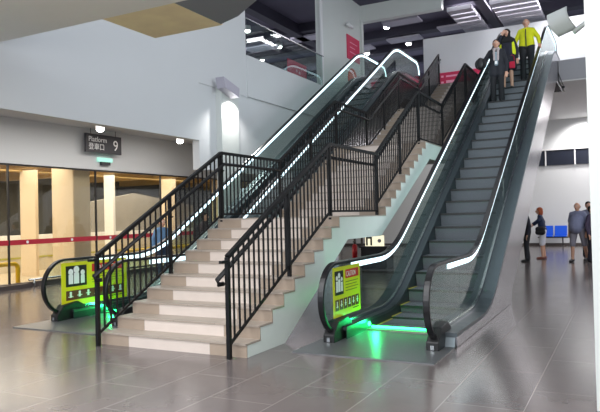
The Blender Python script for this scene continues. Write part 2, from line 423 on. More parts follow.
for a, b in zip(brk, brk[1:]):
    if b-a < 1e-4: continue
    mid = (a+b)/2; k = max(j for j in range(4) if flights[j][0]+.012 <= mid+1e-6); zt = zt_at(k, mid); za, zb = zb_at(a), zb_at(b)
    f = lambda *v: bm.faces.new([bm.verts.new(q) for q in v])
    for x_ in (0, -W): f((x_, a, za), (x_, b, zb), (x_, b, zt), (x_, a, zt))
    f((0, a, zt), (0, b, zt), (-W, b, zt), (-W, a, zt)); f((0, a, za), (0, b, zb), (-W, b, zb), (-W, a, za))
    if prev is None or abs(prev-zt) > 1e-5: f((0, a, prev or 0), (-W, a, prev or 0), (-W, a, zt), (0, a, zt))
    prev = zt
f((0, brk[-1], 5.6), (-W, brk[-1], 5.6), (-W, brk[-1], prev), (0, brk[-1], prev))
bmesh.ops.remove_doubles(bm, verts=bm.verts, dist=1e-5)
obj('stringer_body', bm, M_conc, st)
for k, (y0, z0) in enumerate(flights):
    for i in range(10):
        yy = y0+TR*i; zz = z0+RS*i
        bm = B(); box(bm, -1.66, -.48, yy, yy+.014, zz, zz+RS-.02)
        ro = obj('riser', bm, M_riser, st)
        bm = B(); box(bm, -W, -1.66, yy, yy+.014, zz, zz+RS-.02); obj('end_tile', bm, M_riser_b, ro); bm = B(); box(bm, -.48, 0.003, yy, yy+.014, zz, zz+RS-.02)
        # side returns of the brown tile towards each end
        obj('end_tile', bm, M_riser_b, ro)
        d = TR+.012 if i < 9 else (LD+.012 if k < 3 else .36)
        obj('tread', bx(-W, 0.004, yy-.012, yy+d-.0, zz+RS-.02, zz+RS), M_tread, st)
# brown tiles seen on the exposed right end of each step
# ------------------------------------------------------------------ stair railings
def railing(x, side, label):
    o = empty('stair_railing', (x, -.12, 0), label, 'railing')
    ox, oy = x, -.12
    def P(part, bm, m=M_black, par=o, **k):
        bmesh.ops.translate(bm, verts=bm.verts, vec=(-ox, -oy, 0)); return obj(part, bm, m, par, **k)
    def nose(k, yy):   # top surface line above the nosings
        y0, z0 = flights[k]; return z0+RS+(yy-y0)/TR*RS
    TOP, BOT, HND = 1.0, .10, .82
    nb = 0; rest = B(); nrest = 0
    path = [(-.12, nose(0, -.12)+TOP)]
    for k, (y0, z0) in enumerate(flights):
        ye = y0+9*TR; zl = z0+1.5
        if k: path.append((y0-.02, zl-1.5+TOP+.04))
        path.append((ye+.02, zl+TOP+.04))
    # posts
    posts = [(-.12, 0, nose(0, -.12)+TOP)]
    for k, (y0, z0) in enumerate(flights):
        ye = y0+9*TR; ym = (y0+ye)/2
        posts.append((ym, nose(k, ym)-.12, nose(k, ym)+TOP)); posts.append((ye+.02, z0+1.45, z0+1.5+TOP+.04))
        if k < 3: posts.append((ye+LD-.05, z0+1.5, z0+1.5+TOP+.04))
    for yy, za, zb in posts:
        bm = B(); box(bm, x-.022, x+.022, yy-.022, yy+.022, za, zb)
        p = P('post', bm)
        if yy < 0: 
            pass
    # top rail, hand rail, bottom rail
    segs = []
    bm = B(); sweep(bm, path, -.02, .025, x-.025, x+.025)
    box(bm, x-.02, x+.02, -.25, -.1, path[0][1]-.06, path[0][1]-.03)
    P('top_rail', bm)
    hx = x-side*.06
    hp = [(yy, zz-(TOP-HND)) for yy, zz in path]
    hp[0] = (-.23, hp[0][1]-.055)
    bm = B(); tube(bm, [(hx, a, b) for a, b in [(-.12, hp[0][1]-.05), (-.2, hp[0][1]-.05)]+hp], .026, 8)
    P('handrail', bm, smooth=True)
    for yy, za, zb in posts[1:]:
        bm = B(); tube(bm, [(x, yy, zb-.30), (hx, yy, zb-.28)], .01, 6)
        P('bracket', bm)
    for k, (y0, z0) in enumerate(flights):
        ye = y0+9*TR
        ys = -.12 if k == 0 else y0-.05
        bm = B(); a = (x, ys, nose(k, ys)+BOT-.04); b = (x, ye, nose(k, ye)+BOT-.04)
        bar(bm, a, b, .022, .03); P('bottom_rail', bm)
        if k < 3:
            bm = B(); bar(bm, (x, ye, z0+1.5+.07), (x, ye+LD-.05, z0+1.5+.07), .022, .03); P('bottom_rail', bm)
    yy = 0.0
    def top_at(yv):
        for (a, az), (b, bz) in zip(path, path[1:]):
            if a <= yv <= b: return az+(bz-az)*(yv-a)/(b-a)
        return path[-1][1]
    def bot_at(yv):
        for k, (y0, z0) in enumerate(flights):
            ye = y0+9*TR
            if yv <= ye and yv >= (y0-.06 if k else -1): return nose(k, yv)+BOT-.05
            if k < 3 and ye < yv < ye+LD-.05: return z0+1.57
        return 6
    yy = -.01
    while yy < end_y:
        if all(abs(yy-p[0]) > .04 for p in posts):
            bm = B(); box(bm, x-.009, x+.009, yy-.009, yy+.009, bot_at(yy), top_at(yy))
            if nb < 98: P('baluster', bm); nb += 1
            else:
                me = bpy.data.meshes.new('t'); bm.to_mesh(me); rest.from_mesh(me); bm.free(); bpy.data.meshes.remove(me)
        yy += .108
    r = P('balusters_above', rest); r['kind'] = 'stuff'
railing(-.14, 1, 'black steel railing on the right side of the stairs, its foot beside the right-hand escalator')
railing(-2.03, -1, 'black steel railing on the left side of the stairs, nearer the glass wall')

# ------------------------------------------------------------------ escalators
RISE = 6.0; Y0 = 3.3; SL = math.tan(math.radians(30)); Y1 = Y0+RISE/SL; WB = .55
def base(yv):
    def ramp(t, w):    # smooth max(0,t)
        if t < -w: return 0.0
        if t > w: return t
        return (t+w)**2/(4*w)
    return SL*(ramp(yv-Y0, WB)-ramp(yv-Y1, WB))
def frange(a, b, s):
    n = max(1, int(round((b-a)/s))); return [a+(b-a)*i/n for i in range(n+1)]
YE = 15.9
def handpath():
    c = (1.22, .52); r = .40; pts = [(1.42, .13), (1.3, .115)]
    for k in range(0, 25):
        a = -PI/2-k*PI/24; pts.append((c[0]+r*math.cos(a), c[1]+r*math.sin(a)))
    mid = [(yv, base(yv)+.92) for yv in frange(1.5, YE-.1, .18)]
    c2 = (YE, RISE+.52); end = []
    for k in range(0, 25):
        a = PI/2-k*PI/24; end.append((c2[0]+r*math.cos(a), c2[1]+r*math.sin(a)))
    return pts, mid, end+[(YE-.15, RISE+.12)]
def escalator(xc, label, side_note):
    o = empty('escalator', (xc, 0, 0), label, 'escalator')
    def P(part, bm, m, par=o, **k): return obj(part, bm, m, par, **k)
    a, mid, e = handpath()
    full = a+mid+e
    ys = frange(1.28, 16.0, .2)
    for s in (-1, 1):
        sid = 'left' if s < 0 else 'right'
        bm = B(); sweep(bm, full, -.015, .025, s*.62-.036, s*.62+.036)
        P('handrail', bm, M_rubber, smooth=False, bevel=.008)
        # light strip under the handrail
        lp = [(yv, base(yv)+.92) for yv in frange(1.75, 15.9, .18)] + [q for q in e[1:14]]
        bm = B(); sweep(bm, lp, -.085, -.022, s*.62-.011, s*.62+.011)
        P('light_strip', bm, M_strip)
        # glass panels
        cuts = [None, 2.3, 4.0, 5.7, 7.4, 9.1, 10.8, 12.5, 14.2, None]
        for i in range(9):
            ya = cuts[i]; yb = cuts[i+1]
            if i == 0:
                up = [q for q in a[2:]] + [(yv, base(yv)+.92) for yv in frange(1.5, yb-.008, .2)]
                N = normals(up); up = [(p[0]-n[0]*.015, p[1]-n[1]*.015) for p, n in zip(up, N)]
                lo = [(yv, base(yv)+.16) for yv in frange(1.3, yb-.008, .2)]
            elif i == 8:
                up = [(yv, base(yv)+.905) for yv in frange(ya+.008, YE, .2)] + [(q[0]-.0, q[1]) for q in e[1:22]]
                lo = [(yv, base(yv)+.16) for yv in frange(ya+.008, YE, .2)]
            else:
                up = [(yv, base(yv)+.905) for yv in frange(ya+.008, yb-.008, .2)]
                lo = [(yv, base(yv)+.12) for yv in frange(ya+.008, yb-.008, .2)]
            bm = B(); prism(bm, up+lo[::-1], s*.62-.005, s*.62+.005)
            P('glass_panel', bm, M_glass)
        # decks and skirt
        path = [(yv, base(yv)) for yv in ys]
        bm = B(); sweep(bm, path, .12, .165, s*.635 if s > 0 else -.82, .82 if s > 0 else -.635); P('outer_deck', bm, M_deck)
        bm = B(); sweep(bm, path, .115, .155, .505 if s > 0 else -.605, .605 if s > 0 else -.505); P('inner_deck', bm, M_deck)
        bm = B(); sweep(bm, path, -.25, .12, s*.512-.006, s*.512+.006)
        P('skirt', bm, M_skirt)
        bm = B(); sweep(bm, path, .155, .2, s*.62-.018, s*.62+.018); P('glass_clamp', bm, M_steel)
        # exterior cladding
        cy = frange(1.3, 5.0, .37)+[5.04]+frange(5.1, 15.9, .3)
        rows = []
        bm = B(); xo, xi = s*.8+.015, s*.8-.015
        for yv in cy:
            zl = .005 if yv < 5.07 else min(base(yv-1.78)+.15, 5.3); zu = base(yv)+.125
            rows.append([bm.verts.new(v) for v in ((xi, yv, zl), (xo, yv, zl), (xo, yv, zu), (xi, yv, zu))])
        for p_, q_ in zip(rows, rows[1:]):
            for k in range(4): bm.faces.new([p_[k], p_[(k+1) % 4], q_[(k+1) % 4], q_[k]])
        bm.faces.new(rows[0]); bm.faces.new(rows[-1][::-1])
        P('cladding', bm, M_mirror)
        # newel boot
        bm = B(); prism(bm, [(1.0, .0), (1.55, .0), (1.55, .2), (1.42, .27), (1.14, .24), (1.06, .16), (1.0, .1)], s*.62-.07, s*.62+.07)
        bt = P('newel_boot', bm, M_boot, bevel=.01)
        bm = B(); box(bm, s*.62-.02, s*.62+.02, .985, 1.0, .02, .07); P('key_switch', bm, M_steel, bt)
        # end cap plates
        bm = B(); prism(bm, [(1.24, 0), (1.55, 0), (1.55, .15), (1.3, .14)], min(s*.66, s*.8), max(s*.66, s*.8)); P('end_cap', bm, M_deck)
    # underside
    lowp = [(5.08, .16)]+[(yv, base(yv-1.78)+.15) for yv in frange(5.6, 15.4, .3)]+[(16.0, 5.3)]
    bm = B(); sweep(bm, lowp, .0, .02, -.785, .785); box(bm, -.785, .785, 5.0, 5.03, 0, .17)
    P('underside', bm, M_steel)
    # steps
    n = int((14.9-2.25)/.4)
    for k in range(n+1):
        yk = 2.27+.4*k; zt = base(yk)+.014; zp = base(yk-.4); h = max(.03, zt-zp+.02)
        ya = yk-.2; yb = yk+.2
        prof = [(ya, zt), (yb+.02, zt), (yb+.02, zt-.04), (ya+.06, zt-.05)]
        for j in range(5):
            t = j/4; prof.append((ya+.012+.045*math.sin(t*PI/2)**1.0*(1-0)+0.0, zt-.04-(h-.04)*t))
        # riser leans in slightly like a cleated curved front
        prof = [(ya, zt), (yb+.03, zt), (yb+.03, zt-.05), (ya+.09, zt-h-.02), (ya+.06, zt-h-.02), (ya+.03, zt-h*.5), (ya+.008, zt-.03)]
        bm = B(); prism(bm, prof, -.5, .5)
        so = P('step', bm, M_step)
        bm = B(); box(bm, -.5, .5, ya-.004, ya+.006, zt-.035, zt+.001); P('nosing_shade', bm, M_boot, so)  # black strip stands in for the shade line between steps
        if k < 5:
            bm = B(); box(bm, -.5, -.475, ya, yb, zt-.002, zt+.004)
            P('yellow_edge', bm, M_yellow_line, so)
    P('landing_plate', bx(-.8, .8, .42, 1.92, .0, .012), M_plate)
    P('comb_plate', bx(-.505, .505, 1.92, 2.06, .0, .028), M_comb)
    P('landing_plate', bx(-.8, .8, 15.0, 16.4, RISE-.03, RISE+.012), M_plate)
    # green indicator lamp in the left skirt and comb light
    bm = B(); ball(bm, (-.49, 1.98, .085), .03, .6, 1, 1); P('indicator_lamp', bm, M_green, smooth=True)
    bm = B(); box(bm, -.49, .49, 2.055, 2.066, .024, .05); P('comb_light', bm, M_green)
    l = bpy.data.lights.new('green_light', 'POINT'); l.energy = 4; l.color = (.02, 1, .25); l.shadow_soft_size = .03
    lo = bpy.data.objects.new('green_light', l); C.objects.link(lo); lo.location = (-.40, 1.97, .13); lo.parent = o
    return o
er = escalator(1.125, 'right-hand escalator, nearest the camera, with people riding down', '')
el = escalator(-3.45, 'left-hand escalator behind the stairs beside the glass wall', '')

# ------------------------------------------------------------------ caution signs
def caution(x, y0, y1, z0, z1, label, pics=6):
    o = empty('caution_sign', (x, y0, z0), label, 'sign', group=None)
    w_, h_ = y1-y0, z1-z0
    def P(part, u0, u1, v0, v1, m, d=.004, par=o, sh=None):
        bm = B(); box(bm, 0, d, u0*w_, u1*w_, v0*h_, v1*h_); return obj(part, bm, m, par)
    P('board', 0, 1, 0, 1, M_caution, .004)
    pic = P('picture_panel', .06, .36, .44, .92, M_cblack, .006)
    def fig(u, v, s):
        bm = B(); box(bm, .006, .008, (u-.035*s)*w_, (u+.035*s)*w_, v*h_, (v+.24*s)*h_)
        disc(bm, (.007, u*w_, (v+.31*s)*h_), .032*s*w_*1.2, 'X', .002); obj('white_figure', bm, M_signwhite, pic)
    fig(.13, .5, .9); fig(.21, .5, 1.05); fig(.30, .5, .8)
    hd = P('heading_panel', .44, .94, .74, .92, M_cred, .006)
    textobj('heading_writing', 'CAUTION', .135*h_*1.15, M_signwhite, hd, (.007, .47*w_, .775*h_), (PI/2, 0, PI/2), .0005).scale = (.86*w_/.85*.82, 1, 1)
    bm = B()
    for j in range(4): box(bm, .004, .005, .44*w_, (.92-.05*(j % 2))*w_, (.66-.06*j)*h_, (.675-.06*j)*h_)
    obj('text_lines', bm, M_cgreen, o)
    for j in range(pics):
        u = .06+.89*j/pics
        t = P('pictogram', u, u+.128, .13, .35, M_cpic, .006)
        bm = B(); box(bm, .006, .008, (u+.05)*w_, (u+.08)*w_, .19*h_, .27*h_); disc(bm, (.007, (u+.065)*w_, .295*h_), .016*w_, 'X', .002)
        box(bm, .006, .008, (u+.03)*w_, (u+.10)*w_, (.2+.02*(j % 3))*h_, (.215+.02*(j % 3))*h_)
        obj('glyph', bm, M_signwhite, t)
    P('footer_line', .7, .93, .08, .1, M_cblack, .005)
caution(.515, 1.13, 1.98, .27, .875, 'yellow caution sign on the glass of the right-hand escalator')
caution(-4.06, 1.14, 2.55, .2, .875, 'yellow caution sign on the glass of the left-hand escalator, behind the stair railing', 7)

# ------------------------------------------------------------------ signs
o = empty('platform_sign', (-8.8, 6.18, 3.33), 'dark hanging sign reading Platform 9 on the white wall above the glass', 'sign')
obj('board', bx(0, .05, 0, 1.29, 0, .49), M_signdark, o)
rot = (PI/2, 0, PI/2)
textobj('writing', 'Platform', .19, M_signwhite, o, (.052, .09, .29), rot, .001)
textobj('writing', '登車口', .19, M_signwhite, o, (.052, .09, .09), rot, .001)
textobj('writing', '9', .4, M_signwhite, o, (.052, .97, .1), rot, .001)
for yy in (.2, 1.1):
    bm = B(); tube(bm, [(.02, yy, .49), (.02, yy, .64)], .008, 6); obj('hanger', bm, M_frame, o)
o = empty('exit_light', (-8.95, 6.75, 3.03), 'small pale green emergency exit light below the platform sign', 'light')
obj('sign_panel', bx(0, .06, 0, .52, .09, .2), mat('exit_green', (150, 200, 185), .5, emit=(150, 220, 200), strength=.5), o)
obj('lamp_box', bx(0, .08, .1, .42, .0, .085), M_signdark, o)
# red signs
def redsign(name, verts_box, label, bars, axis='X'):
    x0, x1, y0, y1, z0, z1 = verts_box
    o = empty(name, (x0, y0, z0), label, 'sign')
    obj('board', bx(0, x1-x0, 0, y1-y0, 0, z1-z0), M_redsign, o)
    bm = B()
    for (u0, u1, v0, v1) in bars:
        if axis == 'X': box(bm, x1-x0, x1-x0+.006, u0*(y1-y0), u1*(y1-y0), v0*(z1-z0), v1*(z1-z0))
        else: box(bm, u0*(x1-x0), u1*(x1-x0), -.006, 0, v0*(z1-z0), v1*(z1-z0))
    obj('pale_marks', bm, mat('pale_pink', (240, 170, 190), .5), o)
redsign('red_direction_sign', (-3.1, 0.4, 19.94, 20.0, 6.3, 7.28), 'large red direction sign on the white wall at the head of the stairs',
        [(.03, .06, .8, .88), (.09, .27, .8, .87), (.03, .06, .55, .63), (.09, .2, .55, .66), (.03, .06, .2, .3), (.09, .26, .2, .27), (.3, .42, .8, .86), (.09, .22, .35, .42)], 'Y')
redsign('red_wall_sign', (-5.4, -5.37, 15.75, 16.95, 7.35, 8.25), 'upright red sign on the white wall above the left escalator', [(.2, .8, .7, .73), (.2, .7, .3, .33), (.2, .6, .5, .53)])
redsign('red_notice_sign', (-5.9, -5.86, 12.0, 13.3, 5.92, 6.6), 'red sign behind the glass balustrade of the upper left gallery', [(.4, .48, .5, .62), (.56, .64, .45, .57), (.7, .85, .2, .25)])
bm = B(); disc(bm, (-5.38, 16.2, 6.62), .42, 'X', .03, 24)
tag(obj('orange_notice', bm, M_orange), 'rounded orange notice behind the left escalator handrail', 'sign')

# gallery balustrade glass and rail
o = empty('glass_balustrade', (-5.38, 8.73, 5.92), 'frameless glass balustrade with thin rail along the upper left gallery', 'balustrade')
for i in range(4):
    y0 = 8.76+i*1.22
    bm = B(); box(bm, -.006, .006, y0-8.73, y0-8.73+1.2, 0, 1.0); obj('glass_panel', bm, M_glass, o)
bm = B(); box(bm, -.02, .02, 0, 4.9, 1.0, 1.03); obj('rail', bm, M_steel, o)
# security camera on the upper left wall
o = empty('security_camera', (-5.4, 15.6, 8.45), 'small white security camera on the wall above the red sign', 'camera')
obj('bracket', bx(0, .18, .05, .1, .08, .13), M_lampbody, o)
bm = B(); tube(bm, [(.15, -.1, .1), (.22, .25, .02)], .06, 10); obj('body', bm, M_lampbody, o, smooth=True)

# ------------------------------------------------------------------ ceiling fittings
def downlight(x, y, z, label, grp, power=0, r=.1):
    o = empty('ceiling_spotlight', (x, y, z), label, 'lamp', group=grp)
    bm = B(); tube(bm, [(0, 0, -.22), (0, 0, -.02)], r*1.25, 14); obj('housing', bm, M_lampbody, o, smooth=False)
    bm = B(); tube(bm, [(0, 0, -.06), (0, 0, .2)], .012, 6); obj('stem', bm, M_frame, o)
    bm = B(); ball(bm, (0, 0, -.23), r, 1, 1, .55); obj('bulb', bm, M_lamp, o, smooth=True)
    return o
ups = [(-10.3, 16.7, 'brightest round ceiling spotlight over the upper left gallery, nearest the edge'), (-10.4, 19.6, 'round ceiling spotlight over the upper left gallery, second from the front'),
       (-12.3, 21.2, 'lower left ceiling spotlight seen through the gallery glass'), (-12.5, 24.3, 'furthest ceiling spotlight seen through the gallery glass'),
       (-5.1, 19.4, 'ceiling spotlight just right of the tall white wall edge'), (-7.4, 23.0, 'low ceiling spotlight beside the upright red sign'),
       (-5.1, 22.4, 'ceiling spotlight above the crest of the left escalator'), (-2.04, 19.0, 'ceiling spotlight above the big red sign near the top of the view'),
       (-2.04, 22.3, 'ceiling spotlight above the riders heads, left of the black headscarf'), (.38, 19.65, 'topmost ceiling spotlight over the man in yellow'), (.42, 22.4, 'ceiling spotlight just behind the man in yellow')]
for x, y, lb in ups: downlight(x, y, 9.6, lb, 'round spotlights on the dark upper ceiling', r=.12)
gl = [(-7.6, 5.54, 3.97, 'round spotlight under the lower left ceiling beside the platform sign'), (-7.6, 8.6, 3.97, 'round spotlight under the lower left ceiling nearer the stairs')]
for x, y, z, lb in gl: downlight(x, y, z-.02, lb, 'spotlights under the lower left ceiling', r=.085)
pans = [(-11.0, 19.0, 'pale rectangular ceiling panel lowest over the upper left gallery'), (-8.4, 18.7, 'large pale rectangular ceiling panel over the upper left gallery'),
        (-4.2, 18.7, 'pale rectangular ceiling panel at the left of the stair head ceiling'), (-4.9, 21.2, 'small pale ceiling panel left of the white wall'),
        (-2.45, 20.6, 'pale rectangular ceiling panel above the big red sign'), (-7.3, 21.6, 'pale ceiling panel beside the tall white wall')]
for x, y, lb in pans:
    tag(obj('ceiling_panel', bx(x-.75, x+.75, y-.35, y+.35, 9.25, 9.32), M_cpanel), lb, 'ceiling panel', 'flat pale panels under the dark ceiling')
for x0, x1, y0, y1, lb in [(-2.1, -1.2, 17.6, 22.5, 'grey slatted ceiling baffle over the stair head'), (-.55, 1.0, 17.6, 24.0, 'grey slatted ceiling baffle above the riders')]:
    bm = B(); yy = y0
    while yy < y1-.1: box(bm, x0, x1, yy, yy+.42, 9.0, 9.16); yy += .55
    tag(obj('ceiling_baffle', bm, M_baffle), lb, 'ceiling baffle')
bm = B(); tube(bm, [(-6.6, -2, 3.8), (-6.6, 12, 3.8)], .05, 8)
tag(obj('ceiling_pipe', bm, mat('rusty_pipe', (130, 100, 90), .6), smooth=True), 'thin brown pipe under the lower left ceiling', 'pipe')

# hanging safety guard and chain by the right handrail
o = empty('curved_shade', (2.85, 2.8, 3.6), 'white curved shade on an arm fixed to the foreground column, top right', 'shade')
bm = B(); rows = []
for i in range(9):
    t = i/8; row = []
    for j in range(9):
        q = j/8; x_ = .0+.23*t+.13*q*q*(1-.1*t)+.0; z_ = .38-.30*q+.09*t-.02*math.sin(PI*q)
        row.append(bm.verts.new((x_-.02, -.12*math.sin(q*PI)*1.0+.05*t, z_)))
    rows.append(row)
for a, b in zip(rows, rows[1:]):
    for j in range(8): bm.faces.new([a[j], a[j+1], b[j+1], b[j]])
g = obj('curved_shell', bm, M_white_col, o, smooth=True); sm = g.modifiers.new('solid', 'SOLIDIFY'); sm.thickness = .02
bm = B(); tube(bm, [(.28, .04, .12), (.42, .03, .22), (.60, .0, .30)], .03, 10); obj('arm', bm, M_white_col, o, smooth=True)
o = empty('safety_chain', (1.92, 14.56, 5.98), 'black safety cord with a small ball hanging beside the right escalator', 'chain')
bm = B(); tube(bm, [(.05, .05, 0), (0, 0, 0), (.0, 0, -.3), (.1, 0, -.6), (.15, 0, -.75)], .012, 6); obj('cord', bm, M_boot, o)
bm = B(); ball(bm, (.15, 0, -.8), .045); obj('ball', bm, M_boot, o, smooth=True)

# ------------------------------------------------------------------ below the landing
o = empty('counter', (-2.66, 11.2, 0), 'black counter under the stair landing, far behind the right escalator handrail', 'counter')
obj('body', bx(-.42, .34, -.3, .3, 0, .58), M_boot, o, bevel=.01); obj('worktop', bx(-.46, .38, -.34, .34, .58, .62), M_rubber, o)
o = empty('notice_panel', (-2.68, 11.0, .62), 'cream lit notice panel with a black arch standing on the black counter', 'panel')
obj('board', bx(-.3, .26, 0, .03, 0, .3), mat('cream_board', (244, 238, 206), .5, emit=(244, 238, 206), strength=.55), o)
bm = B(); box(bm, -.27, -.22, -.01, 0, .02, .21); box(bm, -.14, -.09, -.01, 0, .02, .21); box(bm, -.27, -.09, -.01, 0, .21, .26); obj('arch_mark', bm, M_cblack, o)
bm = B(); disc(bm, (.13, -.005, .15), .055, 'Y', .01); obj('round_mark', bm, M_cpanel, o)
for i, (x, lb) in enumerate(((-3.42, 'dark slim post under the landing, the left one'), (-3.2, 'dark slim post under the landing beside the red extinguisher'))):
    bm = B(); tube(bm, [(x, 11.3, 0), (x, 11.3, 1.12)], .035, 10)
    tag(obj('slim_post', bm, M_frame, smooth=True), lb, 'post', 'slim posts under the landing')
o = empty('fire_extinguisher', (-3.2, 10.75, 0), 'red fire extinguisher on a stand beside the black counter', 'fire extinguisher')
obj('stand', bx(-.1, .1, -.1, .1, 0, .3), M_frame, o)
bm = B(); tube(bm, [(0, 0, .3), (0, 0, .62)], .075, 14); ball(bm, (0, 0, .62), .075); obj('bottle', bm, mat('extinguisher_red', (190, 24, 34), .35), o, smooth=True)
bm = B(); tube(bm, [(0, 0, .68), (0, 0, .75)], .02); box(bm, -.02, .02, -.08, .04, .74, .77); obj('valve', bm, M_boot, o)

# waiting seats
o = empty('seat_bench', (.9, 22.4, 0), 'blue plastic two-seat bench against the white back wall', 'bench')
for x in (-.27, .27):
    bm = B(); box(bm, x-.24, x+.24, -.3, .18, .41, .46); s = obj('seat', bm, M_bluechair, o, bevel=.02)
    bm = B(); prism(bm, [(.12, .46), (.17, .46), (.27, .86), (.22, .87)], x-.24, x+.24); obj('backrest', bm, M_bluechair, o, bevel=.02)
bm = B(); box(bm, -.62, .62, -.04, .04, .36, .41); obj('beam', bm, M_frame, o)
for x in (-.35, .35):
    bm = B(); box(bm, x-.025, x+.025, -.025, .025, .02, .38); box(bm, x-.03, x+.03, -.25, .25, 0, .03); obj('leg', bm, M_frame, o)

# ------------------------------------------------------------------ people
def capsule(bm, a, b, ra, rb, seg=12):
    a = Vector(a); b = Vector(b); d = b-a; L = d.length
    if L < 1e-5: d = Vector((0, 0, 1)); L = 1e-5
    t = d.normalized(); up = Vector((0, 0, 1)) if abs(t.z) < .9 else Vector((0, 1, 0))
    s = t.cross(up).normalized(); n = s.cross(t)
    rings = []
    st_ = [(-1.0, 0)] 
    prof = []
    for k in range(0, 5): an = -PI/2+k*PI/8; prof.append((ra*math.sin(an), ra*math.cos(an)))
    for k in range(0, 5): an = k*PI/8; prof.append((L+rb*math.sin(an), rb*math.cos(an)))
    rows = []
    for h, r in prof:
        c = a+t*h
        if r < 1e-4: rows.append([bm.verts.new(c)])
        else: rows.append([bm.verts.new(c+s*(r*math.cos(2*PI*k/seg))+n*(r*math.sin(2*PI*k/seg))) for k in range(seg)])
    for p, q in zip(rows, rows[1:]):
        for k in range(seg):
            k2 = (k+1) % seg
            if len(p) == 1: bm.faces.new([p[0], q[k], q[k2]])
            elif len(q) == 1: bm.faces.new([p[k], q[0], p[k2]])
            else: bm.faces.new([p[k], q[k], q[k2], p[k2]])
def fused(name, bm, m, parent, voxel=.012, smooth=4):
    bmesh.ops.recalc_face_normals(bm, faces=bm.faces)
    me = bpy.data.meshes.new(name+'_src'); bm.to_mesh(me); bm.free()
    t = bpy.data.objects.new(name+'_src', me); C.objects.link(t)
    r = t.modifiers.new('r', 'REMESH'); r.mode = 'VOXEL'; r.voxel_size = voxel
    if smooth: s = t.modifiers.new('s', 'SMOOTH'); s.factor = .5; s.iterations = smooth
    dg = bpy.context.evaluated_depsgraph_get(); out = bpy.data.meshes.new_from_object(t.evaluated_get(dg))
    bpy.data.objects.remove(t); bpy.data.meshes.remove(me)
    for p in out.polygons: p.use_smooth = True
    out.materials.clear(); out.name = name
    return link(name, out, m, parent)
MC = {}
def cm(rgb, rough=.8):
    k = (tuple(rgb), rough)
    if k not in MC: MC[k] = mat('cloth_%d_%d_%d' % tuple(rgb), rgb, rough, noise=.12, nscale=14)
    return MC[k]
SKIN = mat('skin', (196, 150, 126), .55, noise=.05, nscale=20)
M_eyew = mat('eye_white', (235, 235, 230), .3); M_lip = mat('lips', (150, 80, 76), .5)

